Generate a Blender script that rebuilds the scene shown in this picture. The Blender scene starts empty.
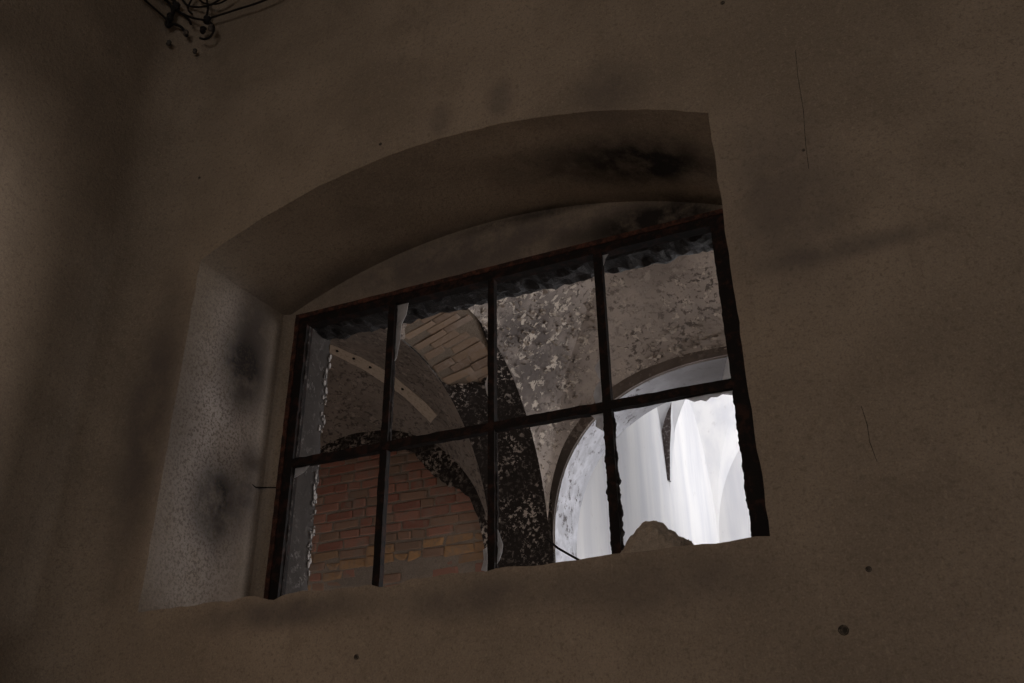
import bpy, bmesh, math, random
from mathutils import Vector, Matrix, noise

random.seed(7)
S = bpy.context.scene
COL = S.collection
# ------------------------------------------------------------------ camera
cam = bpy.data.objects.new('camera', bpy.data.cameras.new('camera'))
COL.objects.link(cam)
cam.data.sensor_width = 36.0
cam.data.lens = 908.0 / 1024.0 * 36.0
cam.data.clip_start = 0.05
AX = Vector((0.91375422, -0.19797847, -0.35476437))
AY = Vector((0.40612447, 0.42196169, 0.8105623))
AZ = Vector((-0.01077691, -0.88473321, 0.46597318))
right = Vector((AX[0], AY[0], AZ[0]))
down = Vector((AX[1], AY[1], AZ[1]))
fwd = Vector((AX[2], AY[2], AZ[2]))
m = Matrix.Identity(4)
for i in range(3):
    m[i][0] = right[i]; m[i][1] = -down[i]; m[i][2] = -fwd[i]
cam.matrix_world = m
S.camera = cam
# ------------------------------------------------------------------ sky, light, exposure
S.view_settings.view_transform = 'Standard'
S.view_settings.look = 'None'
S.view_settings.gamma = 1.0
S.view_settings.use_curve_mapping = False
S.view_settings.exposure = 0.0
W = bpy.data.worlds.new('overcast_sky'); S.world = W; W.use_nodes = True
W.node_tree.nodes['Background'].inputs[0].default_value = (0.75, 0.85, 1.0, 1)
W.node_tree.nodes['Background'].inputs[1].default_value = 0.5


def area(name, loc, direction, sx, sy, power, color):
    l = bpy.data.lights.new(name, 'AREA'); l.shape = 'RECTANGLE'; l.size = sx; l.size_y = sy
    l.energy = power; l.color = color
    o = bpy.data.objects.new(name, l); COL.objects.link(o); o.location = loc
    o.rotation_euler = Vector(direction).to_track_quat('-Z', 'Y').to_euler()
    return o


# hall lamps sit in its window openings; the other lamps are added fill
area('hall_window_daylight_back', (0.57, 11.2, 3.5), (-1, 0, 0.6), 1.9, 2.6, 82, (1.0, 0.985, 0.99))
area('hall_window_daylight_front', (0.80, 8.4, 1.1), (-0.65, -0.76, 0.06), 1.5, 2.4, 26, (1.0, 0.985, 0.99)).data.spread = 1.6
area('corridor_east_fill', (3.75, 4.7, 1.3), (-0.7, 0, -0.7), 1.8, 2.0, 112, (1.0, 0.92, 0.87))  # added fill lamp at the unseen corridor end, lights vault and far wall
area('corridor_west_fill', (-5.25, 4.7, 0.4), (1, 0, 0.0), 1.3, 1.5, 7, (1.0, 0.92, 0.87))  # added weak fill lamp to brighten the bricks and the west bay
area('room_back_fill', (-0.4, -3.45, 2.0), (0, 1, 0.0), 2.0, 1.8, 42, (1.0, 0.87, 0.755))  # added fill lamp behind the camera for the window wall
area('room_beam_lamp', (6.2, 0.2, 0.5), (-1, 0, 0.08), 0.6, 0.6, 125, (1.0, 0.87, 0.79)).data.spread = 0.9  # added narrow lamp, throws the bright patch onto the west wall

# ------------------------------------------------------------------ materials


class NT:
    def __init__(s, name):
        s.m = bpy.data.materials.new(name); s.m.use_nodes = True
        s.t = s.m.node_tree; s.b = s.t.nodes['Principled BSDF']
        s.pos = s.t.nodes.new('ShaderNodeNewGeometry').outputs['Position']

    def n(s, k, **kw):
        x = s.t.nodes.new(k)
        for a, v in kw.items(): setattr(x, a, v)
        return x

    def link(s, a, b): s.t.links.new(a, b)

    def val(s, v, sock):
        if hasattr(v, 'links'): s.link(v, sock)
        else: sock.default_value = v

    def math(s, op, a, b=0.0, clamp=False):
        x = s.n('ShaderNodeMath', operation=op, use_clamp=clamp)
        s.val(a, x.inputs[0]); s.val(b, x.inputs[1]); return x.outputs[0]

    def noise(s, scale, detail=5, rough=0.6, stretch=None, off=0.0, dist=0.0):
        x = s.n('ShaderNodeTexNoise'); x.inputs['Scale'].default_value = scale
        x.inputs['Detail'].default_value = detail; x.inputs['Roughness'].default_value = rough
        x.inputs['Distortion'].default_value = dist
        mp = s.n('ShaderNodeMapping'); mp.inputs['Location'].default_value = (off, off * 1.7, off * 0.6)
        if stretch: mp.inputs['Scale'].default_value = stretch
        s.link(s.pos, mp.inputs[0]); s.link(mp.outputs[0], x.inputs['Vector'])
        return x.outputs['Fac']

    def step(s, v, lo, hi, a=0.0, b=1.0):
        x = s.n('ShaderNodeMapRange', interpolation_type='SMOOTHSTEP')
        s.val(v, x.inputs[0])
        x.inputs[1].default_value = lo; x.inputs[2].default_value = hi
        x.inputs[3].default_value = a; x.inputs[4].default_value = b
        return x.outputs[0]

    def blob(s, c, r):
        a = s.n('ShaderNodeVectorMath', operation='SUBTRACT'); s.link(s.pos, a.inputs[0]); a.inputs[1].default_value = c
        d = s.n('ShaderNodeVectorMath', operation='DIVIDE'); s.link(a.outputs[0], d.inputs[0]); d.inputs[1].default_value = r
        l = s.n('ShaderNodeVectorMath', operation='LENGTH'); s.link(d.outputs[0], l.inputs[0])
        return s.step(l.outputs['Value'], 0.15, 1.0, 1.0, 0.0)

    def mix(s, f, a, b):
        x = s.n('ShaderNodeMix', data_type='RGBA')
        s.val(f, x.inputs[0])
        for v, k in ((a, 6), (b, 7)):
            if hasattr(v, 'links'): s.link(v, x.inputs[k])
            else: x.inputs[k].default_value = (*v, 1)
        return x.outputs[2]

    def finish(s, col, rough=0.9, bump=None, strength=0.3, dist=0.01, metal=0.0, spec=0.25):
        if hasattr(col, 'links'): s.link(col, s.b.inputs['Base Color'])
        else: s.b.inputs['Base Color'].default_value = (*col, 1)
        s.val(rough, s.b.inputs['Roughness'])
        s.b.inputs['Metallic'].default_value = metal
        s.b.inputs['Specular IOR Level'].default_value = spec
        if bump is not None:
            b = s.n('ShaderNodeBump'); b.inputs['Strength'].default_value = strength
            b.inputs['Distance'].default_value = dist
            s.link(bump, b.inputs['Height']); s.link(b.outputs[0], s.b.inputs['Normal'])
        return s.m


def m_wall(name, blobs, base=(0.30, 0.245, 0.19), grains=()):
    k = NT(name)
    big = k.noise(1.3, 4, 0.6, off=3)
    c = k.mix(k.step(big, 0.35, 0.68), [v * 0.8 for v in base], [v * 1.15 for v in base])
    grime = k.noise(5, 6, 0.65, off=9, dist=0.6)
    c = k.mix(k.step(grime, 0.52, 0.75, 0, 0.45), c, [v * 0.6 for v in base])
    streak = k.noise(4, 4, 0.6, stretch=(3.0, 3.0, 0.35), off=21)
    c = k.mix(k.step(streak, 0.55, 0.75, 0, 0.3), c, [v * 0.62 for v in base])
    pits = k.noise(55, 3, 0.6, off=4)
    c = k.mix(k.step(pits, 0.66, 0.74, 0, 0.55), c, [v * 0.45 for v in base])
    gr = k.noise(160, 2, 0.6, off=41)
    c = k.mix(k.step(gr, 0.5, 0.75, 0, 0.5), c, [v * 0.5 for v in base])
    c = k.mix(k.step(gr, 0.5, 0.25, 0, 0.3), c, [min(1, v * 1.5) for v in base])
    g2 = k.noise(64, 5, 0.7, off=53)
    c = k.mix(k.step(g2, 0.53, 0.66, 0, 0.55), c, [v * 0.55 for v in base])
    c = k.mix(k.step(g2, 0.45, 0.32, 0, 0.35), c, [min(1, v * 1.45) for v in base])
    edge = k.noise(7, 5, 0.65, off=13)
    for (cc, rr, st, colr) in blobs:
        f = k.math('MULTIPLY', k.blob(cc, rr), k.step(edge, 0.25, 0.6, 0.45, 1.0))
        c = k.mix(k.math('MULTIPLY', f, st, True), c, colr)
    for (cc, rr) in grains:
        f = k.math('MULTIPLY', k.blob(cc, rr), k.step(k.noise(85, 4, 0.7, off=61), 0.46, 0.62, 0, 0.75), True)
        c = k.mix(f, c, [v * 0.4 for v in base])
    h1 = k.noise(38, 6, 0.75, off=1); h2 = k.noise(110, 3, 0.6, off=2)
    h = k.math('ADD', k.math('MULTIPLY', h1, 1.0), k.math('MULTIPLY', h2, 0.35))
    return k.finish(c, 0.92, h, 0.6, 0.014, spec=0.15)


SOOT = (0.022, 0.019, 0.017)
DK = (0.10, 0.085, 0.08)
M_WALL = m_wall('sooty_brown_plaster', [
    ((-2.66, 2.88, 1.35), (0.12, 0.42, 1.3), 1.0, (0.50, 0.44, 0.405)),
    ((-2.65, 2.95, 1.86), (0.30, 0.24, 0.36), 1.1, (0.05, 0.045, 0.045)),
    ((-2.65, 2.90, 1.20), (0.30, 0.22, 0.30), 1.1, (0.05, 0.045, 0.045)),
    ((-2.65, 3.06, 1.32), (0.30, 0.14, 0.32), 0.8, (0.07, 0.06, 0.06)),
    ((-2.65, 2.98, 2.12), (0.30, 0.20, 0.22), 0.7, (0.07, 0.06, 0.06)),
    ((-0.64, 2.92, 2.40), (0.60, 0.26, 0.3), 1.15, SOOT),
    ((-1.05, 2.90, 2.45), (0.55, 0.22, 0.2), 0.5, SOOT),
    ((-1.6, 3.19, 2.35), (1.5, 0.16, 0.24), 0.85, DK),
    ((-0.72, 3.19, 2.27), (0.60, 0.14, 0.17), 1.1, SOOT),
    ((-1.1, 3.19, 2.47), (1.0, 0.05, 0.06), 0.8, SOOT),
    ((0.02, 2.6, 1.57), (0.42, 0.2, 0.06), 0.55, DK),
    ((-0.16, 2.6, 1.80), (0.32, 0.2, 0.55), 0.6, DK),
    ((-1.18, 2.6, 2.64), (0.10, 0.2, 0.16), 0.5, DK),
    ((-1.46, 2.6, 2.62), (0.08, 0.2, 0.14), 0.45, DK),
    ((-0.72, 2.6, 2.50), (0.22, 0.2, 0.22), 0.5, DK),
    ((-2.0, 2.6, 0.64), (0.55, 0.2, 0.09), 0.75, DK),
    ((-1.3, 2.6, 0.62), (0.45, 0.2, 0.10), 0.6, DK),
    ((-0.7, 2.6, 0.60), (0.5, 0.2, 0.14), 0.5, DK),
    ((-2.80, 2.6, 1.5), (0.20, 0.3, 0.9), 0.8, DK),  # shade on the wall left of the reveal, painted into the plaster
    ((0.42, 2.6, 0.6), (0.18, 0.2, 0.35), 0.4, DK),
], grains=[((-2.66, 2.85, 1.45), (0.10, 0.45, 1.5))])


def m_vault(name, base, light, dark, dark_patches=()):
    k = NT(name)
    big = k.noise(1.6, 4, 0.6, off=5)
    c = k.mix(k.step(big, 0.38, 0.62), [v * 0.7 for v in base], base)
    for (cc, rr, st, colr) in dark_patches: c = k.mix(k.math('MULTIPLY', k.blob(cc, rr), k.step(k.noise(5, 4, 0.6, off=77), 0.35, 0.55, st * 0.5, st), True), c, colr)
    fl = k.noise(14, 7, 0.7, off=8, dist=0.2)
    reg = k.step(k.noise(2.3, 3, 0.5, off=31), 0.36, 0.55, 0.3, 1.0)
    fm = k.math('MULTIPLY', k.step(fl, 0.545, 0.575), reg)
    c = k.mix(fm, c, light)
    sp = k.noise(24, 7, 0.72, off=17, dist=0.3)
    sm = k.math('MULTIPLY', k.step(sp, 0.55, 0.585), reg)
    c = k.mix(sm, c, dark)
    fine = k.noise(60, 4, 0.6, off=19)
    c = k.mix(k.step(fine, 0.6, 0.72, 0, 0.6), c, dark)
    h = k.math('ADD', k.math('SUBTRACT', fm, sm), k.math('MULTIPLY', fine, 0.5))
    return k.finish(c, 0.9, h, 0.6, 0.012, spec=0.15)


M_VAULT = m_vault('peeling_vault_plaster', (0.52, 0.455, 0.41), (0.66, 0.59, 0.52), (0.17, 0.145, 0.13), [((-2.2, 5.3, 2.9), (0.66, 1.0, 1.2), 1.0, (0.15, 0.132, 0.126))])  # wide darker grey patch over the west web
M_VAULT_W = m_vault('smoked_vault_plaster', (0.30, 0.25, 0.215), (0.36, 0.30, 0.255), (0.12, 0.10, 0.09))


def m_speck(name, base, speck, scale, lo, hi, amount=1.0, extra=None):
    k = NT(name)
    f = k.noise(scale, 7, 0.72, off=6, dist=0.15)
    reg = k.step(k.noise(3.6, 5, 0.65, off=44), 0.44, 0.62, 0.10, 1.0)
    mk = k.math('MULTIPLY', k.step(f, lo, hi), k.math('MULTIPLY', reg, amount))
    c = k.mix(k.step(k.noise(8, 4, 0.6, off=2), 0.4, 0.7), base, [min(0.8, v * 1.35) for v in base])
    c = k.mix(mk, c, speck)
    if extra:
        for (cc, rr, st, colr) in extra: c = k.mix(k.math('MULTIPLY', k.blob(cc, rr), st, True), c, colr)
    return k.finish(c, 0.85, k.math('ADD', mk, k.math('MULTIPLY', f, 0.5)), 0.6, 0.01, spec=0.2)


M_BLACK = m_speck('blistered_black_soot', (0.024, 0.019, 0.017), (0.55, 0.48, 0.43), 34, 0.53, 0.58)
M_LUNETTE = m_speck('soot_over_limewash_flecks', (0.03, 0.024, 0.022), (0.50, 0.43, 0.38), 30, 0.49, 0.56)
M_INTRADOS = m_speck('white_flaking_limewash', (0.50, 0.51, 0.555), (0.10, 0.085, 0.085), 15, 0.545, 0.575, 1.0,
                     [((-0.9, 6.2, 3.1), (1.35, 0.9, 0.9), 1.0, (0.15, 0.14, 0.14))])  # shade under the arch crown, painted in as a grey patch
M_RING = m_speck('sooty_arch_edge', (0.15, 0.125, 0.11), (0.38, 0.33, 0.295), 26, 0.52, 0.58, 1.0,
                 [((-2.3, 5.97, 2.2), (0.5, 0.3, 0.6), 0.8, (0.05, 0.042, 0.038))])
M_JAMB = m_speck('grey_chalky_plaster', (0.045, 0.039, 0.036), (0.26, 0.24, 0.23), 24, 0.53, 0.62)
M_CHIP = NT('white_plaster_chip').finish((0.40, 0.38, 0.37), 0.9)


def m_white():
    k = NT('white_limewashed_wall')
    st = k.noise(1.6, 4, 0.55, stretch=(2.2, 1.6, 0.3), off=12)
    c = k.mix(k.step(st, 0.35, 0.7), (0.80, 0.79, 0.785), (0.66, 0.66, 0.685))
    d = k.noise(7, 7, 0.7, off=3)
    c = k.mix(k.step(d, 0.60, 0.72, 0, 0.45), c, (0.55, 0.53, 0.53))
    return k.finish(c, 0.9, d, 0.15, 0.01, spec=0.15)


M_WHITE = m_white()
M_MORTAR = m_wall('grey_brown_mortar', [], (0.33, 0.275, 0.23))

M_MORTAR_DARK = m_wall('smoked_brown_mortar', [], (0.20, 0.16, 0.125))


def m_brick(name, a, b):
    k = NT(name)
    info = k.n('ShaderNodeObjectInfo')
    c = k.mix(info.outputs['Random'], a, b)
    g = k.noise(34, 5, 0.65, off=2)
    c = k.mix(k.step(g, 0.5, 0.72, 0, 0.7), c, (0.26, 0.20, 0.165))
    sm = k.noise(6, 4, 0.6, off=25)
    c = k.mix(k.step(sm, 0.5, 0.66, 0, 0.7), c, (0.30, 0.24, 0.20))
    return k.finish(c, 0.92, g, 0.5, 0.008, spec=0.15)


M_BRICK = [m_brick('dull_red_brick', (0.43, 0.215, 0.16), (0.34, 0.185, 0.145)),
           m_brick('brown_brick', (0.36, 0.225, 0.165), (0.29, 0.20, 0.15)),
           m_brick('dark_red_brick', (0.32, 0.15, 0.115), (0.38, 0.17, 0.125))]
M_OCHRE = m_brick('ochre_brick', (0.52, 0.31, 0.16), (0.34, 0.22, 0.14))
M_VBRICK = m_brick('smoky_tan_vault_brick', (0.28, 0.20, 0.14), (0.19, 0.135, 0.10))


def m_iron():
    k = NT('rusted_black_iron')
    r = k.noise(24, 6, 0.65, off=7)
    c = k.mix(k.step(r, 0.47, 0.66), (0.007, 0.005, 0.0045), (0.034, 0.014, 0.010))
    return k.finish(c, 0.75, r, 0.5, 0.004, metal=0.2)


M_IRON = m_iron()
k = NT('rust_red_iron'); r_ = k.noise(30, 6, 0.65, off=3)
M_RUST = k.finish(k.mix(k.step(r_, 0.4, 0.65), (0.022, 0.011, 0.009), (0.10, 0.038, 0.024)), 0.85, r_, 0.5, 0.004)
k = NT('crumbling_dark_putty'); M_PUTTY = k.finish(k.mix(k.step(k.noise(40), 0.5, 0.7), (0.02, 0.016, 0.015), (0.09, 0.08, 0.075)), 0.95)
k = NT('charred_timber'); ch = k.noise(40, 6, 0.7, off=5)
M_CHAR = k.finish(k.mix(k.step(ch, 0.5, 0.75), (0.012, 0.011, 0.012), (0.07, 0.065, 0.07)), 0.55, ch, 0.8, 0.01, spec=0.35)
k = NT('dusty_window_glass')
k.b.inputs['Transmission Weight'].default_value = 0.55
M_GLASS = k.finish(k.mix(k.step(k.noise(18, 5), 0.4, 0.7), (0.62, 0.62, 0.64), (0.42, 0.42, 0.44)), 0.5, spec=0.5)
M_ROCK = m_wall('crumbled_mortar_lump', [], (0.42, 0.355, 0.29))
k = NT('dark_wire_insulation'); M_WIRE = k.finish((0.012, 0.010, 0.010), 0.7)
k = NT('dirty_drill_hole'); M_HOLE = k.finish(k.mix(k.step(k.noise(90), 0.4, 0.65), (0.03, 0.025, 0.02), (0.12, 0.10, 0.08)), 0.9)
k = NT('dirty_porcelain'); M_PORC = k.finish(k.mix(k.step(k.noise(60), 0.45, 0.65), (0.05, 0.045, 0.04), (0.16, 0.13, 0.11)), 0.6)
k = NT('bare_pale_plaster'); pb = k.noise(40, 5)
M_BAND = k.finish(k.mix(k.step(pb, 0.45, 0.7), (0.56, 0.46, 0.37), (0.40, 0.32, 0.25)), 0.9, pb, 0.4, 0.008)
k = NT('dark_brown_mottle'); pb = k.noise(30, 5)
M_BROWN = k.finish(k.mix(k.step(pb, 0.5, 0.7), (0.11, 0.085, 0.08), (0.35, 0.32, 0.31)), 0.9, pb, 0.4, 0.008)
M_FLOOR = m_wall('dusty_concrete_floor', [], (0.22, 0.19, 0.16))
M_PALE_FLOOR = m_wall('pale_bounce_floor', [], (0.56, 0.51, 0.47))  # pale so that the unseen floors bounce light up to the vaults

# ------------------------------------------------------------------ mesh helpers


def nz(p, s=1.0): return noise.noise(Vector(p) * s)


class MB:
    def __init__(s): s.v = []; s.f = []

    def add(s, *p): s.v.append(tuple(p)); return len(s.v) - 1

    def quad(s, a, b, c, d):
        i = len(s.v); s.v += [tuple(a), tuple(b), tuple(c), tuple(d)]; s.f.append((i, i + 1, i + 2, i + 3))

    def grid(s, rows):
        """rows: list of equal-length point lists"""
        base = []
        for r in rows:
            base.append(len(s.v)); s.v += [tuple(p) for p in r]
        for i in range(len(rows) - 1):
            for j in range(len(rows[i]) - 1):
                a, b = base[i], base[i + 1]
                s.f.append((a + j, a + j + 1, b + j + 1, b + j))

    def box(s, x0, x1, y0, y1, z0, z1):
        i = len(s.v)
        s.v += [(x, y, z) for x in (x0, x1) for y in (y0, y1) for z in (z0, z1)]
        for q in ((0, 1, 3, 2), (4, 6, 7, 5), (0, 4, 5, 1), (2, 3, 7, 6), (0, 2, 6, 4), (1, 5, 7, 3)):
            s.f.append(tuple(i + t for t in q))

    def prism(s, poly, y0, y1):
        """poly: list of (x,z)"""
        n = len(poly); i = len(s.v)
        s.v += [(x, y0, z) for x, z in poly] + [(x, y1, z) for x, z in poly]
        s.f.append(tuple(range(i, i + n))); s.f.append(tuple(range(i + 2 * n - 1, i + n - 1, -1)))
        for a in range(n):
            b = (a + 1) % n
            s.f.append((i + a, i + b, i + n + b, i + n + a))

    def tube(s, pts, r, n=6):
        rings = []
        P = [Vector(p) for p in pts]
        for i, p in enumerate(P):
            d = (P[min(i + 1, len(P) - 1)] - P[max(i - 1, 0)]).normalized()
            a = d.cross(Vector((0.13, 0.21, 0.97))).normalized(); b = d.cross(a)
            rings.append([p + (a * math.cos(t * math.tau / n) + b * math.sin(t * math.tau / n)) * r for t in range(n + 1)])
        s.grid(rings)
        for ring in (rings[0], rings[-1]):
            i = len(s.v); s.v += [tuple(q) for q in ring[:-1]]; s.f.append(tuple(range(i, i + n)))

    def build(s, name, mat, parent=None, smooth=False, weld=0.0):
        me = bpy.data.meshes.new(name); me.from_pydata(s.v, [], s.f)
        if weld:
            bm = bmesh.new(); bm.from_mesh(me); bmesh.ops.remove_doubles(bm, verts=bm.verts, dist=weld)
            bmesh.ops.recalc_face_normals(bm, faces=bm.faces); bm.to_mesh(me); bm.free()
        for mm in (mat if isinstance(mat, (list, tuple)) else [mat]): me.materials.append(mm)
        if smooth:
            for p in me.polygons: p.use_smooth = True
        me.update()
        o = bpy.data.objects.new(name, me); COL.objects.link(o)
        if parent is not None: o.parent = parent
        return o


def tag(o, label, cat, group=None, kind=None):
    o['label'] = label; o['category'] = cat
    if group: o['group'] = group
    if kind: o['kind'] = kind
    return o


def empty(name, loc=(0, 0, 0)):
    o = bpy.data.objects.new(name, None); COL.objects.link(o); o.location = loc; return o


def keep(o, parent):
    """parent without moving (parents may sit away from the origin)"""
    o.parent = parent; o.matrix_parent_inverse = Matrix.Translation(parent.location).inverted(); return o


def lin(a, b, n): return [a + (b - a) * i / n for i in range(n + 1)]


def interp(tab, x):
    if x <= tab[0][0]: return tab[0][1]
    for (a, u), (b, v) in zip(tab, tab[1:]):
        if x <= b: return u + (v - u) * (x - a) / (b - a)
    return tab[-1][1]


FL = -1.6     # floor level (the camera is at eye height)
# ------------------------------------------------------------------ window wall
XL, XR, ZS = -2.671, -0.352, 0.70
YF, YM, YB = 2.60, 3.19, 3.42


def seg(x, x0, x1, z, rise):
    h = (x1 - x0) / 2; R = (h * h + rise * rise) / (2 * rise); c = (x0 + x1) / 2
    return z + math.sqrt(max(0, R * R - (x - c) ** 2)) - (R - rise)


def fz(x): return seg(x, XL, XR, 2.252, 0.275)


IL, IR = -2.63, -0.395


def iz(x): return seg(x, IL, IR, 2.244, 0.25)


def jit(a, b, k=0.006): return k * (nz((a, b, 1.3), 9) + 0.6 * nz((a, b, 7.7), 31))


w = MB()
xs = lin(XL, XR, 60)
top = [(x, YF, fz(x) + jit(x, 1)) for x in xs]
bot = [(x, YF, ZS + jit(x, 5, 0.009) - (0.012 if -2.3 < x < -1.55 and nz((x, 2, 2), 6) > 0.1 else 0)) for x in xs]
CEIL = 4.6
w.grid([top, [(x, YF, 3.2) for x in xs], [(x, YF, CEIL) for x in xs]])
w.grid([[(x, YF, FL) for x in xs], [(x, YF, 0.2) for x in xs], bot])
zl = lin(ZS, 2.252, 36)
ledge = [(XL + jit(z, 9), YF, z) for z in zl]; ledge[0] = bot[0]; ledge[-1] = top[0]
redge = [(XR + jit(z, 19), YF, z) for z in zl]; redge[0] = bot[-1]; redge[-1] = top[-1]
CX = -2.83
w.grid([[(CX, YF, p[2]) for p in ledge], ledge])
w.grid([redge, [(3.2, YF, p[2]) for p in redge]])
for a, b, e0, e1 in ((CX, XL, bot[0], top[0]), (XR, 3.2, bot[-1], top[-1])):
    w.quad((a, YF, FL), (b, YF, FL), (b, YF, e0[2]), (a, YF, e0[2]))
    w.quad((a, YF, e1[2]), (b, YF, e1[2]), (b, YF, CEIL), (a, YF, CEIL))
# left reveal with a soft inner corner, then the strip beside the frame
prof = [(None, YF)] + [(0.15, 2.7), (0.5, 2.9), (0.85, 3.08), (0.96, 3.14)]
rows = [ledge]
for t, y in prof[1:]:
    rows.append([(XL + (IL - XL) * t + 0.004 * nz((y, z, 0), 4), y, z) for z in zl])
for q in lin(0, math.pi / 2, 4):
    rows.append([(IL + 0.045 * (1 - math.cos(q)), 3.145 + 0.045 * math.sin(q), z) for z in zl])
rows.append([(-2.52, YM, z) for z in zl])
w.grid(rows)
w.grid([redge, [(IR, YM, z) for z in zl], [(-0.46, YM, z) for z in zl]])
# arched soffit
rows = [top]
for t in (0.12, 0.3, 0.5, 0.7, 0.88, 1.0):
    r = []
    for i, x in enumerate(xs):
        xx = x + ((IL + (IR - IL) * i / 60) - x) * t
        z = fz(x) * (1 - t) + iz(IL + (IR - IL) * i / 60) * t
        r.append((xx, YF + (YM - YF) * t, z + (0.006 * nz((xx, t * 3, 4), 3) if t < 1 else 0)))
    rows.append(r)
w.grid(rows)
inner = rows[-1]
w.grid([inner, [(max(-2.63, min(-0.395, p[0])), YM + 0.006 * nz(p, 5), 2.17) for p in inner]])
# sill, far jambs and soffit behind the frame
w.grid([bot, [(x, 3.0, ZS + 0.005 * nz((x, 3, 0), 5)) for x in xs], [(x, YB, ZS) for x in xs]])
zb = lin(ZS, 2.19, 40)
w.quad((-0.46, YM, ZS), (-0.46, YB, ZS), (-0.46, YB, 2.19), (-0.46, YM, 2.19))
w.quad((-2.52, YM, 2.23), (-0.46, YM, 2.23), (-0.46, YB, 2.23), (-2.52, YB, 2.23))
# back face toward the corridor
for a, b, c, d in ((-5.3, -2.52, FL, 4.6), (-0.46, 4.0, FL, 4.6), (-2.52, -0.46, FL, ZS), (-2.52, -0.46, 2.23, 4.6)):
    w.quad((a, YB, c), (b, YB, c), (b, YB, d), (a, YB, d))
w.quad((-5.3, YF, CEIL), (4.0, YF, CEIL), (4.0, YB, CEIL), (-5.3, YB, CEIL))
wall = w.build('wall_north', M_WALL)
tag(wall, 'sooty brown plastered wall with a deep arched window opening', 'wall', kind='structure')
# far jamb of grey chalky plaster, with an uneven broken edge
j = MB()
rows = []
for t in (0, 0.35, 0.7, 1.0):
    rows.append([(-2.52 + 0.006 * nz((t, z, 2), 8), YM + (YB - YM) * t + (0.035 * nz((z, 3, 3), 7) + 0.02 * nz((z, 5, 3), 22) if t == 1 else 0), z) for z in zb])
rows.append([(-2.545, YB + 0.02, z) for z in zb])
j.grid(rows)
j.build('jamb_plaster', M_JAMB, wall, True)
cm = MB()
for i in range(80):
    z = random.uniform(0.72, 2.15)
    if nz((z, 8, 8), 4) < -0.12: continue
    y = YB + 0.035 * nz((z, 3, 3), 7) - random.uniform(0, 0.03); s_ = random.uniform(0.002, 0.011)
    pl = [(y + s_ * math.cos(a) * random.uniform(.5, 1), z + 1.9 * s_ * math.sin(a) * random.uniform(.5, 1.2)) for a in lin(0, 5.2, 5)]
    x0 = -2.518; i0 = len(cm.v)
    cm.v += [(x0, a, b) for a, b in pl] + [(x0 + 0.006, a, b) for a, b in pl]
    n = len(pl); cm.f += [tuple(range(i0, i0 + n)), tuple(range(i0 + n, i0 + 2 * n))]
    cm.f += [(i0 + q, i0 + (q + 1) % n, i0 + n + (q + 1) % n, i0 + n + q) for q in range(n)]
o = cm.build('plaster_chips', M_CHIP, wall); o['kind'] = 'stuff'
# charred lintel over the back of the opening
l = MB()
rows = []
nx = 110
for (y, z, am) in ((3.235, 2.235, 0), (3.235, 2.20, .3), (3.27, 2.185, 1), (3.31, 2.18, 1), (3.35, 2.18, 1), (3.39, 2.185, 1), (3.42, 2.20, 1), (3.445, 2.25, .4)):
    rows.append([(x, y + am * 0.02 * nz((x, y, 9), 11), z + am * (0.028 * nz((x, y * 2, 1), 13) + 0.018 * abs(nz((x, y, 6), 34)))) for x in lin(-2.52, -0.46, nx)])
l.grid(rows)
o = l.build('charred_lintel', M_CHAR, wall); o['label'] = 'blistered black charred timber lintel'
# drilled holes and hairline cracks
for x, z, r in ((-0.20, 0.43, 0.012), (-0.11, 0.58, 0.007), (-1.70, 0.47, 0.008), (-1.75, 2.60, 0.007), (-2.77, 2.75, 0.006), (-0.24, 2.76, 0.008), (-0.06, 1.98, 0.005)):
    hm = MB()
    R = []
    for rr, dy in ((1.2, 0.0005), (1.05, -0.002), (0.95, -0.002), (0.8, 0.004)):
        R.append([(x + r * rr * math.cos(a) * (1 + 0.15 * nz((a, rr, x), 2)), YF + dy, z + r * rr * math.sin(a)) for a in lin(0, math.tau, 12)])
    hm.grid(R); i0 = len(hm.v)
    hm.v += [(x + r * 0.85 * math.cos(a), YF - 0.0015, z + r * 0.85 * math.sin(a)) for a in lin(0, math.tau, 12)[:-1]]
    hm.f.append(tuple(range(i0, i0 + 12)))
    o = hm.build('drill_hole', M_HOLE, wall)
for pts in ([(-0.045, 1.04), (-0.04, 0.98), (-0.043, 0.93), (-0.035, 0.87)], [(-0.02, 2.42), (-0.03, 2.3), (-0.035, 2.15), (-0.05, 2.0), (-0.055, 1.9)]):
    cmk = MB(); cmk.tube([(x + 0.003 * nz((x, z, 1), 40), YF, z) for x, z in pts], 0.0011, 5); cmk.build('crack', M_HOLE, wall)
ck = MB(); ck.tube([(-2.655, 2.98, 1.345), (-2.648, 3.05, 1.36), (-2.632, 3.12, 1.335), (-2.615, 3.18, 1.35), (-2.56, 3.19, 1.345)], 0.003, 5)
ck.build('crack', M_WIRE, wall)

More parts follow.
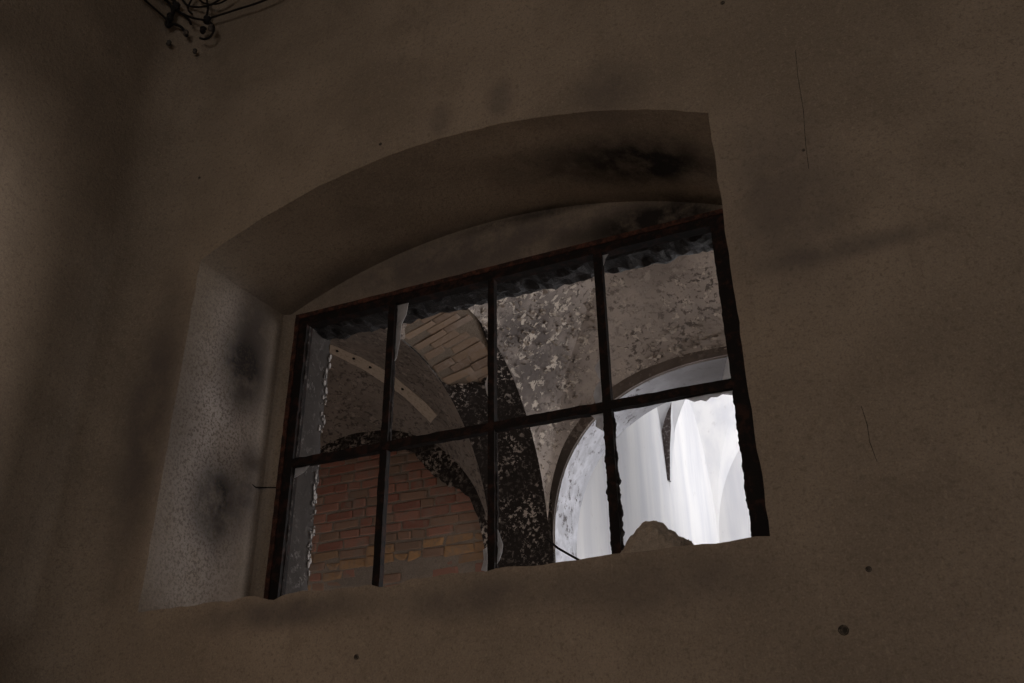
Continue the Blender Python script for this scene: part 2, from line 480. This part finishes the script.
# ------------------------------------------------------------------ the rest of the near room
w = MB()
rows = []
for q in lin(0, math.pi / 2, 8):
    rows.append([(-2.83 - 0.22 * math.sin(q), 2.38 + 0.22 * math.cos(q), z) for z in (FL, 1.5, CEIL)])
rows.append([(-3.05, -3.5, z) for z in (FL, 1.5, CEIL)])
w.grid(rows)
tag(w.build('wall_west', M_WALL, smooth=True), 'brown plastered side wall meeting the window wall in a rounded corner', 'wall', kind='structure')
w = MB()
for a, b, c, d in ((-3.5, -0.9, FL, CEIL), (0.66, 2.6, FL, CEIL), (-0.9, 0.66, 1.08, CEIL)): w.box(3.2, 3.4, a, b, c, d)  # opening added and sized to cut the beam of the side lamp
tag(w.build('wall_east', M_WALL), 'brown plastered side wall with an opening added to shape a lamp beam, outside the view', 'wall', kind='structure')
w = MB()
for a, b, c, d in ((-3.05, -1.4, FL, CEIL), (0.6, 3.2, FL, CEIL), (-1.4, 0.6, FL, 1.2), (-1.4, 0.6, 3.0, CEIL)): w.box(a, b, -3.7, -3.5, c, d)  # opening added for the fill lamp behind the camera
tag(w.build('wall_south', M_WALL), 'brown plastered wall behind the viewer with an opening added for a fill lamp', 'wall', kind='structure')
w = MB(); w.box(-3.3, 3.4, -3.7, YB, FL - 0.1, FL)
tag(w.build('floor', M_FLOOR), 'dusty dark floor of the near room', 'floor', kind='structure')
w = MB(); w.box(-5.4, 4.0, YB, 6.45, FL - 0.1, FL)
tag(w.build('floor_corridor', M_PALE_FLOOR), 'unseen corridor floor made pale to bounce light upward', 'floor', kind='structure')
w = MB(); w.box(-2.6, 0.6, 6.45, 12.8, FL - 0.1, FL)
tag(w.build('floor_hall', M_PALE_FLOOR), 'unseen floor of the white hall, made pale to bounce light', 'floor', kind='structure')
w = MB(); w.box(-3.3, 3.4, -3.7, 3.42, CEIL, CEIL + 0.1)
tag(w.build('ceiling', M_WALL), 'brown plastered ceiling of the near room', 'ceiling', kind='structure')

# ------------------------------------------------------------------ steel window
win = empty('window_1', (-1.49, YM, ZS))
tag(win, 'rusted black iron window frame with eight mostly broken panes', 'window', kind='structure')


def bar(name, x0, x1, z0, z1, y0, y1, mat, k=0.0025, horizontal=False):
    """an iron bar whose long edges are corroded"""
    b = MB(); n = 40
    rows = []
    if horizontal:
        for (y, z) in ((y0, z0), (y0, z1), (y1, z1), (y1, z0), (y0, z0)):
            rows.append([(x, y + k * nz((x, z, y), 23), z + k * nz((x, z * 3, 5), 27)) for x in lin(x0, x1, n)])
    else:
        for (y, x) in ((y0, x0), (y0, x1), (y1, x1), (y1, x0), (y0, x0)):
            rows.append([(x + k * nz((z, x * 3, 5), 27), y + k * nz((x, z, y), 23), z) for z in lin(z0, z1, n)])
    b.grid(rows)
    for e in (0, -1):
        i0 = len(b.v); b.v += [r[e] for r in rows[:-1]]; b.f.append((i0, i0 + 1, i0 + 2, i0 + 3))
    return keep(b.build(name, mat), win)


FX0, FX1, FZ1 = -2.55, -0.425, 2.205
jl = bar('frame_jamb', FX0 + .022, FX0 + 0.068, ZS, FZ1, 3.165, 3.215, M_IRON)
o = bar('rust_flange', FX0, FX0 + 0.024, ZS, FZ1, 3.158, 3.20, M_RUST); o['label'] = 'rust red outer flange'
bar('frame_jamb', FX1 - 0.062, FX1, ZS, FZ1, 3.165, 3.215, M_IRON)
bar('frame_head', FX0 + .02, FX1, FZ1 - 0.045, FZ1, 3.165, 3.215, M_IRON, horizontal=True)
o = bar('rust_flange', FX0, FX1, FZ1 - 0.004, FZ1 + 0.02, 3.160, 3.20, M_RUST, horizontal=True)
bar('frame_sill', FX0 + .02, FX1, ZS, ZS + 0.045, 3.165, 3.215, M_IRON, horizontal=True)
MX = [-2.003, -1.487, -0.981]
for i, x in enumerate(MX):
    h = (0.017, 0.015, 0.018)[i]
    bar('mullion', x - h, x + h, ZS + 0.03, FZ1 - 0.03, 3.168, 3.20, M_IRON)
xb = [FX0 + 0.06] + MX + [FX1 - 0.05]
for a, b in zip(xb, xb[1:]):
    bar('transom', a, b, 1.425, 1.463, 3.166, 3.20, M_IRON, horizontal=True)
# crumbling putty along some bars


def putty(x, z0, z1, side, wid):
    p = []
    n = int((z1 - z0) / 0.009)
    for i in range(n + 1):
        z = z0 + (z1 - z0) * i / n
        p.append((x + side * max(0.001, wid * (0.45 + 0.9 * nz((z, x, side), 16) + 0.5 * nz((z, x, side), 55))), z))
    p += [(x - side * 0.006, z1), (x - side * 0.006, z0)]
    b = MB(); b.prism(p, 3.185, 3.199); keep(b.build('putty', M_PUTTY), win)


putty(-0.963, 0.74, 1.42, 1, 0.014); putty(-0.999, 0.74, 1.42, -1, 0.014)
putty(-0.487, 0.74, 1.42, -1, 0.013); putty(-1.472, 0.74, 1.42, 1, 0.008)
putty(-1.502, 0.74, 1.42, -1, 0.007); putty(-1.986, 1.47, 2.16, 1, 0.005)
putty(-2.482, 0.8, 1.42, 1, 0.008); putty(-2.482, 1.47, 2.16, 1, 0.007); putty(-0.487, 1.47, 2.16, -1, 0.006)
SH = [[(-.73, 1.45), (-.70, 1.436), (-.66, 1.418), (-.64, 1.405), (-.615, 1.408), (-.595, 1.398), (-.575, 1.412), (-.55, 1.408), (-.53, 1.416), (-.51, 1.41), (-.48, 1.40), (-.48, 1.45)],
      [(-.995, 1.70), (-1.012, 1.655), (-1.03, 1.63), (-1.018, 1.59), (-1.008, 1.57), (-1.03, 1.545), (-1.042, 1.51), (-1.03, 1.45), (-.99, 1.45)],
      [(-.99, 1.43), (-1.062, 1.43), (-1.035, 1.40), (-1.04, 1.375), (-1.01, 1.35), (-.99, 1.325)],
      [(-1.495, 1.76), (-1.508, 1.71), (-1.526, 1.655), (-1.518, 1.61), (-1.495, 1.55)],
      [(-1.478, 1.03), (-1.462, 1.0), (-1.446, .95), (-1.45, .92), (-1.462, .89), (-1.478, .87)],
      [(-.475, 1.595), (-.492, 1.57), (-.505, 1.53), (-.53, 1.455), (-.475, 1.455)],
      [(-1.995, 2.175), (-1.925, 2.175), (-1.935, 2.10), (-1.958, 2.05), (-1.963, 1.96), (-1.976, 1.88), (-1.995, 1.85)],
      [(-.968, 2.17), (-.93, 2.17), (-.952, 2.14), (-.968, 2.09)],
      [(-2.48, 1.43), (-2.40, 1.43), (-2.43, 1.40), (-2.48, 1.38)],
      [(-1.512, .95), (-1.532, .94), (-1.528, .90), (-1.54, .86), (-1.512, .85)]]
for p in SH:
    b = MB(); b.prism(p, 3.1905, 3.1935); keep(b.build('glass_shard', M_GLASS), win)

# ------------------------------------------------------------------ mortar lump on the sill
bm = bmesh.new(); bmesh.ops.create_icosphere(bm, subdivisions=5, radius=1.0)
LP = [(-.125, .03), (-.11, .062), (-.09, .088), (-.07, .112), (-.05, .132), (-.03, .150), (-.015, .146), (.0, .158), (.022, .150), (.035, .128), (.05, .115), (.08, .100), (.10, .088), (.118, .080), (.128, .06)]
for v in bm.verts:
    p = v.co.copy()
    r = math.hypot(p.x, p.y)
    d = 1 + 0.14 * nz(p, 2.1) + 0.07 * nz(p, 5.1)
    x = math.copysign(abs(p.x) ** 0.8, p.x) * 0.127 * (1.12 if p.x < 0 else 1.06)
    y = p.y * 0.10 * d
    hgt_ = interp(LP, x / (1.12 if p.x < 0 else 1.06)) * (0.75 + 0.35 * math.sqrt(max(0, 1 - p.y * p.y)) - 0.1)
    zz = max(p.z, 0.0) ** 0.55 * hgt_
    zz += (0.014 * nz(p, 4) + 0.010 * nz(p, 9) + 0.003 * nz(p, 27)) * (1 if p.z > 0 else 0)
    v.co = Vector((x + 0.004 * nz(p, 9), y + 0.006 * nz(p, 7), max(0, zz)))
me = bpy.data.meshes.new('mortar_lump'); bm.to_mesh(me); bm.free(); me.materials.append(M_ROCK)
o = bpy.data.objects.new('mortar_lump', me); COL.objects.link(o); o.location = (-0.742, 2.84, ZS + 0.001)
tag(o, 'crumbled brown mortar lump lying on the window sill', 'rubble')

# ------------------------------------------------------------------ corridor behind the window
YW = 6.0
# far wall core with the open arch
ARC = (-0.95, 1.70, 1.36, 1.245)


def open_z(x, g=0.0):
    c, z, a, b = ARC; t = (x - c) / (a + g)
    return z + (b + g) * max(0, 1 - abs(t) ** 2.35) ** (1 / 2.35) if abs(t) < 1 else None


def arch_cols(g=0.0):
    c, z, a, b = ARC
    return [c - (a + g) * math.cos(q) for q in lin(0, math.pi, 48)]


w = MB()
ac = arch_cols()
for y in (YW, 6.45):
    w.quad((-5.3, y, FL), (ac[0], y, FL), (ac[0], y, 6.5), (-5.3, y, 6.5))
    w.quad((ac[-1], y, FL), (4.0, y, FL), (4.0, y, 6.5), (ac[-1], y, 6.5))
    w.grid([[(x, y, open_z(x) or ARC[1]) for x in ac], [(x, y, 6.5) for x in ac]])
farw = w.build('wall_far', M_MORTAR)
tag(farw, 'corridor wall with bricked-up arch, sooty pier and open white arch', 'wall', kind='structure')
b = MB()
edge = [(ac[0], FL), (ac[0], 0.0), (ac[0], 1.0)] + [(x, open_z(x) or ARC[1]) for x in ac] + [(ac[-1], 1.0), (ac[-1], FL)]
rows = []
for t in lin(0, 1, 8):
    rows.append([(x + 0.004 * nz((x, z, t), 6), YW + (6.45 - YW) * t, z + 0.004 * nz((z, x, t), 6)) for x, z in edge])
b.grid(rows)
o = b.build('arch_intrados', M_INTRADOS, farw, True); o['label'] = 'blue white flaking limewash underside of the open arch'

# plaster skin of the far wall: columns above an irregular lower edge
BB = [(-5.2, 2.55), (-4.75, 2.70), (-4.62, 2.73), (-4.42, 2.76), (-4.22, 2.75), (-3.73, 2.70), (-3.49, 2.63), (-3.40, 2.51), (-3.26, 2.36), (-3.10, 2.26), (-2.99, 2.18), (-2.91, 2.0), (-2.86, 1.78), (-2.83, 1.65), (-2.80, 1.2)]


def bedge(x): return interp(BB, x) + 0.05 * nz((x, 1, 4), 6) + 0.03 * nz((x, 2, 4), 21)


def skin(name, cols, low, mat, y=5.972, back=6.0, ztop=3.6):
    s = MB()
    lo = [(x, y, low(x)) for x in cols]
    rows = [[(x, back, z) for x, _, z in lo], lo]
    for t in (0.1, 0.25, 0.5, 0.75, 1.0):
        rows.append([(x, y + 0.005 * nz((x, t, 3), 7), z + (ztop - z) * t) for x, _, z in lo])
    s.grid(rows)
    return s.build(name, mat, farw, False)


skin('lunette_plaster', lin(-5.2, -2.80, 240), bedge, M_LUNETTE)['label'] = 'blistered black soot over white specks'
s = MB()
s.grid([[(x, 5.972 + 0.005 * nz((x, z, 3), 5), z) for x in lin(-2.80, -2.312, 8)] for z in lin(FL, 3.6, 60)])
s.grid([[(-2.312, y, z) for y in (5.972, 6.0)] for z in lin(FL, 1.68, 3)])
s.build('pier_plaster', M_BLACK, farw)['label'] = 'soot blackened pier face with pale flakes'
skin('arch_ring_plaster', arch_cols(0.004), lambda x: (open_z(x, 0.004) or ARC[1]), M_RING)
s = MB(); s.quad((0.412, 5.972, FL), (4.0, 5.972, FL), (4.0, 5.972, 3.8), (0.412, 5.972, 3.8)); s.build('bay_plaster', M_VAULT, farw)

# bricks of the filled arch


def brick_mesh(name, lx, ly, lz, seed, rough=0.006, bev=0.09):
    bm = bmesh.new(); bmesh.ops.create_cube(bm, size=1.0)
    bmesh.ops.bevel(bm, geom=[e for e in bm.edges], offset=bev, segments=1, affect='EDGES')
    for v in bm.verts:
        v.co = Vector((v.co.x * lx, v.co.y * ly, v.co.z * lz))
        v.co += Vector((nz(v.co + Vector((seed, 0, 0)), 13), 0.6 * nz(v.co + Vector((0, seed, 0)), 13), nz(v.co + Vector((0, 0, seed)), 13))) * rough * 1.6
    me = bpy.data.meshes.new(name); bm.to_mesh(me); bm.free(); return me


bank = {}
for kind, L in (('full', 0.25), ('head', 0.125), ('three', 0.19)):
    for mi, mm in enumerate(M_BRICK + [M_OCHRE]):
        for sd in range(2):
            me = brick_mesh('brick', L - 0.012, 0.06, 0.066, sd * 5.1 + mi + len(kind), 0.006 if mi < 3 else 0.017)
            me.materials.append(mm); bank[(kind, mi, sd)] = me
COURSE = 0.0795
row = 0
z = 1.24
while z < 2.9:
    x = -5.15 + random.uniform(-0.1, 0.05) + (0.065 if row % 2 else 0)
    while x < -2.80:
        kind = random.choices(['full', 'head', 'three'], [5, 3, 2])[0]
        L = {'full': 0.25, 'head': 0.125, 'three': 0.19}[kind]
        cx = x + L / 2
        trim = 1.0
        if cx + L / 2 > -2.80 and -2.80 - x > 0.05: trim = (-2.80 - x) / L; cx = (x - 2.80) / 2
        if cx + L * trim / 2 < -2.795 and z - 0.04 < bedge(cx) + 0.02:
            if 1.76 < z < 1.88: mi = 3 if random.random() < 0.75 else 1
            elif z <= 1.76: mi = random.choices([0, 1, 2, 3], [2, 4, 1, 3])[0]
            else: mi = random.choices([0, 1, 2], [5, 5, 4])[0]
            sunk = 0.0
            if z < 1.76 and random.random() < 0.55: sunk = 0.010
            o = bpy.data.objects.new('brick', bank[(kind, mi, random.randrange(2))])
            COL.objects.link(o); o.parent = farw
            o.location = (cx + random.uniform(-.003, .003), YW + 0.021 + sunk + random.uniform(-0.004, 0.005), z + random.uniform(-.003, .003))
            o.rotation_euler = (random.uniform(-.03, .03), random.uniform(-.03, .03), random.uniform(-.02, .02)); o.scale.x = trim
        x += L
    z += COURSE; row += 1

# ------------------------------------------------------------------ groin vaults


def half(t): return math.sqrt(max(0.0, 1 - t * t))


def vault(name, x0, x1, y0, y1, zs, rise_x, rise_y, R, p, mat, n=64, rough=0.010, nx=2.0, near=None):
    """rise_x: wall arcs that run along x (front/back walls); rise_y: arcs along y"""
    cx, hx, cy, hy = (x0 + x1) / 2, (x1 - x0) / 2, (y0 + y1) / 2, (y1 - y0) / 2
    b = MB()
    us = [math.sin(math.pi / 2 * (-1 + 2 * i / n)) for i in range(n + 1)]

    def zf(u, v):
        a, c = abs(u), abs(v)
        mx = a if c >= a else c            # the profile coordinate of this web
        z0 = near if (near is not None and v < 0) else zs     # springing of this half
        g = z0 + (zs + R - z0) * (max(0.0, 1 - mx * mx)) ** p
        if c >= a: wl = z0 + (zs + rise_x - z0) * max(0.0, 1 - mx ** nx) ** (1 / nx)
        else: wl = z0 + (zs + rise_y - z0) * half(mx)
        f = (1 - max(a, c)) / max(1e-6, 1 - mx)
        f = min(1, max(0, f))
        return wl + (g - wl) * (f ** 0.85)
    idx = []
    for v in us:
        r = []
        for u in us:
            x, y, z = cx + hx * u, cy + hy * v, zf(u, v)
            inside = 1 if max(abs(u), abs(v)) < 0.999 else 0
            d = rough * inside * (nz((x, y, z), 2.5) + 0.5 * nz((x, y, z), 8))
            r.append(b.add(x, y, z + d))
        idx.append(r)
    for i in range(n):
        for jx in range(n):
            q = (idx[i][jx], idx[i][jx + 1], idx[i + 1][jx + 1], idx[i + 1][jx])
            if i == jx: b.f += [(q[0], q[1], q[2]), (q[0], q[2], q[3])]
            elif i + jx == n - 1: b.f += [(q[0], q[1], q[3]), (q[1], q[2], q[3])]
            else: b.f.append(q)
    o = b.build(name, mat, None, True)
    me = o.data
    diag = set()
    for i in range(n): 
        diag.add(frozenset((idx[i][i], idx[i + 1][i + 1]))); diag.add(frozenset((idx[i][n - i], idx[i + 1][n - i - 1])))
    at = me.attributes.new('sharp_edge', 'BOOLEAN', 'EDGE')
    for e in me.edges:
        if frozenset(e.vertices) in diag: at.data[e.index].value = True
    return o


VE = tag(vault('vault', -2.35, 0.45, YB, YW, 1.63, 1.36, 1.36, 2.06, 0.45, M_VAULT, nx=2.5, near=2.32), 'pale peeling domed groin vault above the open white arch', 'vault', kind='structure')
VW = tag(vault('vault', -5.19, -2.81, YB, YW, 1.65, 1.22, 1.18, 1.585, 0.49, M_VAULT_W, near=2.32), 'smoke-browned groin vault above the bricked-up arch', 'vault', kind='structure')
V3 = tag(vault('vault', 0.91, 3.7, YB, YW, 1.63, 1.36, 1.36, 2.06, 0.45, M_VAULT, n=24, near=2.32), 'peeling groin vault at the east end of the corridor', 'vault', kind='structure')

# pale stripped band along the groin of the west vault


def groin_w(t): return Vector((-2.81 - 1.19 * t, 6 - 1.29 * t, 1.65 + 1.585 * (1 - (1 - t) ** 2) ** 0.49))


g = MB(); rows = [[], [], [], []]
for t in lin(0.27, 0.99, 50):
    p = groin_w(t); wd = 0.080 + 0.012 * nz((t, 1, 1), 9)
    d = Vector((1.29, -1.19, 0)).normalized()
    e = 0.012 * nz((t, 4, 1), 16)
    for rI, (off, dz) in enumerate(((wd * 0.9 + e, 0.05), (wd * 0.8 + e, -0.012), (-wd * 1.2 - e, -0.012), (-wd * 1.3 - e, 0.05))):
        rows[rI].append(tuple(p + d * off + Vector((0, 0, dz))))
g.grid(rows)
g.build('groin_band', M_BAND, VW)['label'] = 'pale bare plaster band along the groin'
for i in range(7):
    p = groin_w(0.42 + 0.075 * i); b = MB(); b.box(p.x - .008, p.x + .008, p.y - .008, p.y + .008, p.z - 0.022, p.z + 0.02)
    b.build('peg', M_WIRE, VW)

# transverse arch between the two bays
CY, HY = (YB + YW) / 2, (YW - YB) / 2


def ts(f, q, off=0.0):
    """f 0..1 across (west to east), q angle 0..pi from the far pier; off > 0 goes below"""
    x = -2.81 + 0.46 * f; rise = 1.18 + 0.18 * f; zs = 1.65 - 0.02 * f
    if q > math.pi / 2: rise, zs = zs + rise - 2.32, 2.32
    n = Vector((0, math.cos(q), math.sin(q)))
    return Vector((x, CY + HY * math.cos(q), zs + rise * math.sin(q))) - n * off


a = MB(); a.grid([[ts(f, q, -0.0125) for f in lin(0, 1, 6)] for q in lin(0, math.pi, 60)])
TA = a.build('transverse_arch', M_MORTAR_DARK)
tag(TA, 'broad transverse arch dividing the vaults, plaster fallen off its brick crown', 'arch', kind='structure')


def q_lo(f): return interp([(0, 1.22), (0.15, 1.16), (0.3, 1.13), (0.5, 1.09), (0.75, 1.10), (0.85, 1.22), (1, 1.50)], f) + 0.05 * nz((f, 1, 1), 6)
def q_hi(f): return interp([(0, 1.66), (0.3, 1.80), (0.6, 1.86), (0.85, 1.72), (1, 1.60)], f) + 0.05 * nz((f, 2, 1), 7)


fs = lin(0, 1, 36)
a = MB()
rows = [[ts(f, q_lo(f), -0.018) for f in fs]]
for t in lin(0, 1, 20): rows.append([ts(f, q_lo(f) * (1 - t), 0.004 * nz((f, t * 4, 1), 5)) for f in fs])
a.grid(rows)
a.build('arch_plaster', M_BLACK, TA, True)['label'] = 'sooty black plaster on the lower arch soffit'
a = MB()
rows = [[ts(f, q_hi(f), -0.018) for f in fs]]
for t in lin(0, 1, 20): rows.append([ts(f, q_hi(f) + (math.pi - q_hi(f)) * t, 0.004 * nz((f, t * 4, 1), 5)) for f in fs])
a.grid(rows); a.build('arch_plaster', M_VAULT_W, TA, True)
# exposed soffit bricks
vb = []
for kk in range(6):
    me = brick_mesh('brick', (0.232, 0.20, 0.15)[kk % 3], 0.05, 0.070, kk * 3.7, 0.007, 0.05); me.materials.append(M_VBRICK); vb.append(me)
q = 0.98; row = 0
while q < 1.98:
    f = -0.02 - 0.12 * (row % 2)
    while f < 1.0:
        kk = random.randrange(6); L = (0.235, 0.203, 0.153)[kk % 3] / 0.46
        fc = f + L / 2
        if 0.0 < fc - L / 2 + .04 and fc + L / 2 < 1.06 and q_lo(fc) - 0.04 < q < q_hi(fc) + 0.05:
            fc = min(max(fc, L / 2), 1 - L / 2)
            o = bpy.data.objects.new('brick', vb[kk]); COL.objects.link(o); o.parent = TA
            o.location = ts(fc, q, -0.033 + random.uniform(-0.004, 0.004))
            ex = (ts(fc + .01, q) - ts(fc - .01, q)).normalized()
            en = ex.cross((ts(fc, q - .01) - ts(fc, q + .01))).normalized()
            if en.z < 0: en = -en
            ez = ex.cross(en)
            M = Matrix((ex, en, ez)).transposed()
            o.rotation_euler = (M @ Matrix.Rotation(random.uniform(-.07, .07), 3, 'X') @ Matrix.Rotation(random.uniform(-.05, .05), 3, 'Y')).to_euler()
        f += L
    q += 0.056; row += 1
a = MB(); a.grid([[(0.45 + 0.46 * f, CY + HY * math.cos(qq), (1.63 + 1.36 * math.sin(qq)) if qq < math.pi / 2 else (2.32 + 0.67 * math.sin(qq))) for f in (0, 1)] for qq in lin(0, math.pi, 30)])
tag(a.build('transverse_arch', M_VAULT), 'broad peeling transverse arch on the east side of the corridor', 'arch', kind='structure')
# curled paint flakes on the pale vault
fm = MB()
for i in range(1200):
    u = random.uniform(-1, 0.7); v = random.uniform(0.0, 1.0)
    a_, c_ = abs(u), abs(v); mx = a_ if c_ >= a_ else c_
    gz = 1.63 + 2.06 * max(0, 1 - mx * mx) ** 0.45; wl = 1.63 + 1.36 * (half(mx) if c_ < a_ else (1 - mx ** 2.5) ** 0.4)
    f = ((1 - max(a_, c_)) / max(1e-6, 1 - mx)) ** 0.85
    x, y, z = -0.95 + 1.4 * u, CY + HY * v, wl + (gz - wl) * f
    if nz((x, y, 3), 2.2) < -0.1: continue
    s_ = random.uniform(0.010, 0.030); an = random.uniform(0, 6.3)
    c = Vector((x, y, z - 0.008))
    i0 = len(fm.v)
    for q in lin(0, math.tau * 4 / 5, 4):
        rr = s_ * random.uniform(0.5, 1.1)
        fm.v.append(tuple(c + Vector((rr * math.cos(q + an), rr * math.sin(q + an), -random.uniform(-0.004, 0.016)))))
    fm.f.append((i0, i0 + 1, i0 + 2, i0 + 3, i0 + 4))
k = NT('lifted_paint_flakes'); MF = k.finish(k.mix(k.step(k.noise(6, 3), 0.45, 0.55), (0.34, 0.29, 0.25), (0.50, 0.44, 0.38)), 0.9)
o = fm.build('paint_flakes', MF, VE); o['kind'] = 'stuff'
# corridor ends and roof
w = MB()
for a, b, c, d in ((YB, 4.05, FL, 4.6), (5.35, 6.45, FL, 4.6), (4.05, 5.35, FL, -0.35), (4.05, 5.35, 1.15, 4.6)): w.box(-5.4, -5.2, a, b, c, d)  # opening added for the west fill lamp
tag(w.build('wall_corridor_west', M_WALL), 'smoky end wall of the corridor', 'wall', kind='structure')
w = MB()
for a, b, c, d in ((YB, 3.75, FL, 4.6), (5.65, 6.45, FL, 4.6), (3.75, 5.65, FL, 0.25), (3.75, 5.65, 2.35, 4.6)): w.box(3.7, 3.9, a, b, c, d)  # opening added for the east fill lamp
tag(w.build('wall_corridor_east', M_WALL), 'end wall of the corridor with an opening added for the east fill lamp', 'wall', kind='structure')

# ------------------------------------------------------------------ bright hall beyond the arch
HX0, HX1, HY0, HY1 = -2.40, 0.42, 6.45, 12.6
w = MB(); w.grid([[(HX0, y, z) for y in lin(HY0, HY1, 20)] for z in (FL, 1, 3, 5, 6.2)])
tag(w.build('wall_hall_west', M_WHITE), 'white streaked hall wall seen through the open arch', 'wall', kind='structure')
w = MB(); w.box(HX0, HX1, HY1, HY1 + 0.2, FL, 6.2)
tag(w.build('wall_hall_end', M_WHITE), 'pale grey end wall of the white hall', 'wall', kind='structure')
w = MB()
for a, b, c, d in ((HY0, 7.15, FL, 6.2), (9.05, 10.25, FL, 6.2), (12.15, HY1, FL, 6.2), (7.15, 9.05, FL, -0.2), (7.15, 9.05, 2.4, 6.2), (10.25, 12.15, FL, 2.2), (10.25, 12.15, 4.8, 6.2)): w.box(HX1, HX1 + 0.2, a, b, c, d)
tag(w.build('wall_hall_east', M_WHITE), 'white hall wall with two window openings', 'wall', kind='structure')
tag(vault('vault', HX0, HX1, 10.0, HY1, 3.3, 1.9, 1.9, 2.3, 0.47, M_WHITE, n=48, rough=0.004), 'bright white groin vault at the end of the hall', 'vault', kind='structure')
tag(vault('vault', HX0, HX1, HY0, 10.0, 3.3, 1.9, 1.9, 2.3, 0.47, M_WHITE, n=32, rough=0.004), 'white groin vault just beyond the open arch', 'vault', kind='structure')
c = MB()
A = Vector((HX0 - .02, 9.97, 3.50)); hgt = 2.0
rows = []
for t in lin(0, 1, 16):
    z = 3.45 + hgt * t; wy = 0.03 + 0.20 * t; ox = 0.03 + 0.30 * t ** 1.1 + 0.008 * nz((t, 1, 5), 14)
    rows.append([(HX0 - .02, 9.95 - wy, z), (HX0 + ox, 9.95 - wy, z), (HX0 + ox, 9.95 + wy, z), (HX0 - .02, 9.95 + wy, z)])
c.grid(rows)
o = c.build('vault_springer', [M_BROWN, M_WHITE])
for i, pl in enumerate(o.data.polygons): pl.material_index = 0 if i % 3 == 0 else 1  # near face takes the dark brown material, the other faces white
tag(o, 'tapering springer on the white hall wall with a dark brown near face', 'springer', kind='structure')

# ------------------------------------------------------------------ loose wire across the corridor
b = MB(); b.tube([(-1.66, 4.2, 1.25), (-1.6, 4.2, 1.195), (-1.54, 4.21, 1.155), (-1.47, 4.2, 1.11), (-1.3, 4.2, 0.98), (-1.1, 4.2, 0.2), (-1.0, 4.2, FL + 0.01)], 0.006)
o = tag(b.build('bent_rod', M_WIRE), 'thin dark bent rod slanting before the white arch foot', 'rod')

# ------------------------------------------------------------------ torn wiring in the upper corner
wb = empty('torn_wiring', (-2.95, 2.5, 3.8))
tag(wb, 'tangle of torn black wires and insulators in the upper room corner', 'wiring')


def wire(pts, r=0.006):
    P = [Vector(p) for p in pts]; out = []
    for i in range(len(P) - 1):
        p0, p1, p2, p3 = P[max(i - 1, 0)], P[i], P[i + 1], P[min(i + 2, len(P) - 1)]
        for s_ in range(8):
            t = s_ / 8
            out.append(0.5 * ((2 * p1) + (p2 - p0) * t + (2 * p0 - 5 * p1 + 4 * p2 - p3) * t * t + (3 * p1 - p0 - 3 * p2 + p3) * t ** 3))
    out.append(P[-1])
    b = MB(); b.tube(out, r); keep(b.build('wire', M_WIRE, smooth=True), wb)


for r, pts in (
        (0.006, [(-3.023, 2.1, 3.738), (-3.024, 2.27, 3.738), (-3.015, 2.404, 3.738), (-3.007, 2.433, 3.705)]),
        (0.006, [(-2.267, 2.54, 3.79), (-2.481, 2.54, 3.761), (-2.677, 2.54, 3.778), (-2.865, 2.54, 3.797)]),
        (0.006, [(-3.023, 2.347, 3.861), (-3.01, 2.448, 3.846), (-2.947, 2.5, 3.81), (-2.84, 2.5, 3.739)]),
        (0.006, [(-3.005, 2.438, 3.962), (-2.987, 2.49, 3.915), (-2.942, 2.52, 3.903), (-2.841, 2.52, 3.871), (-2.726, 2.52, 3.9)]),
        (0.007, [(-3.021, 2.282, 3.822), (-3.018, 2.402, 3.855), (-3.015, 2.438, 3.816), (-3.016, 2.416, 3.721), (-3.011, 2.431, 3.697), (-3.006, 2.453, 3.738)]),
        (0.007, [(-3.001, 2.448, 3.835), (-2.987, 2.493, 3.835), (-2.95, 2.5, 3.789), (-2.929, 2.5, 3.75)]),
        (0.008, [(-3.001, 2.455, 3.739), (-2.98, 2.485, 3.736), (-2.961, 2.5, 3.705), (-2.94, 2.5, 3.667)]),
        (0.006, [(-2.828, 2.53, 3.749), (-2.79, 2.53, 3.688), (-2.801, 2.53, 3.635), (-2.839, 2.53, 3.63), (-2.877, 2.53, 3.654)]),
        (0.005, [(-2.953, 2.5, 3.979), (-2.977, 2.5, 3.891), (-2.937, 2.5, 3.828)]),
        (0.006, [(-2.896, 2.53, 3.975), (-2.863, 2.53, 3.869), (-2.863, 2.53, 3.794)]),
        (0.005, [(-2.693, 2.54, 3.92), (-2.793, 2.54, 3.884), (-2.912, 2.54, 3.939), (-2.96, 2.517, 4.007)]),
        (0.009, [(-3.02, 2.368, 3.881), (-3.004, 2.44, 3.881), (-3.008, 2.44, 3.8), (-3.007, 2.433, 3.734)]),
):
    wire(pts, r)
for ra, loc in (
        (0.024, (-2.852, 2.53, 3.775)),
        (0.02, (-2.867, 2.53, 3.708)),
        (0.018, (-2.812, 2.53, 3.698)),
        (0.022, (-3.013, 2.431, 3.771)),
        (0.017, (-2.952, 2.5, 3.694)),
        (0.013, (-2.912, 2.546, 3.59)),
        (0.016, (-3.007, 2.456, 3.604)),
        (0.024, (-3.005, 2.446, 3.864)),
):
    p = Vector(loc)
    bm = bmesh.new(); bmesh.ops.create_uvsphere(bm, u_segments=12, v_segments=8, radius=ra)
    for vv in bm.verts:
        k_ = 1 - 0.28 * math.cos(vv.co.z / ra * 6)
        vv.co = Vector((vv.co.x * k_ * .8, vv.co.y * k_ * .8, vv.co.z * 1.25)) * (1 + 0.15 * nz(vv.co + p, 40))
    bm.transform(Matrix.Translation(p)); me = bpy.data.meshes.new('insulator'); bm.to_mesh(me); bm.free(); me.materials.append(M_PORC if ra < .02 else M_WIRE)
    o = bpy.data.objects.new('insulator', me); COL.objects.link(o); keep(o, wb)
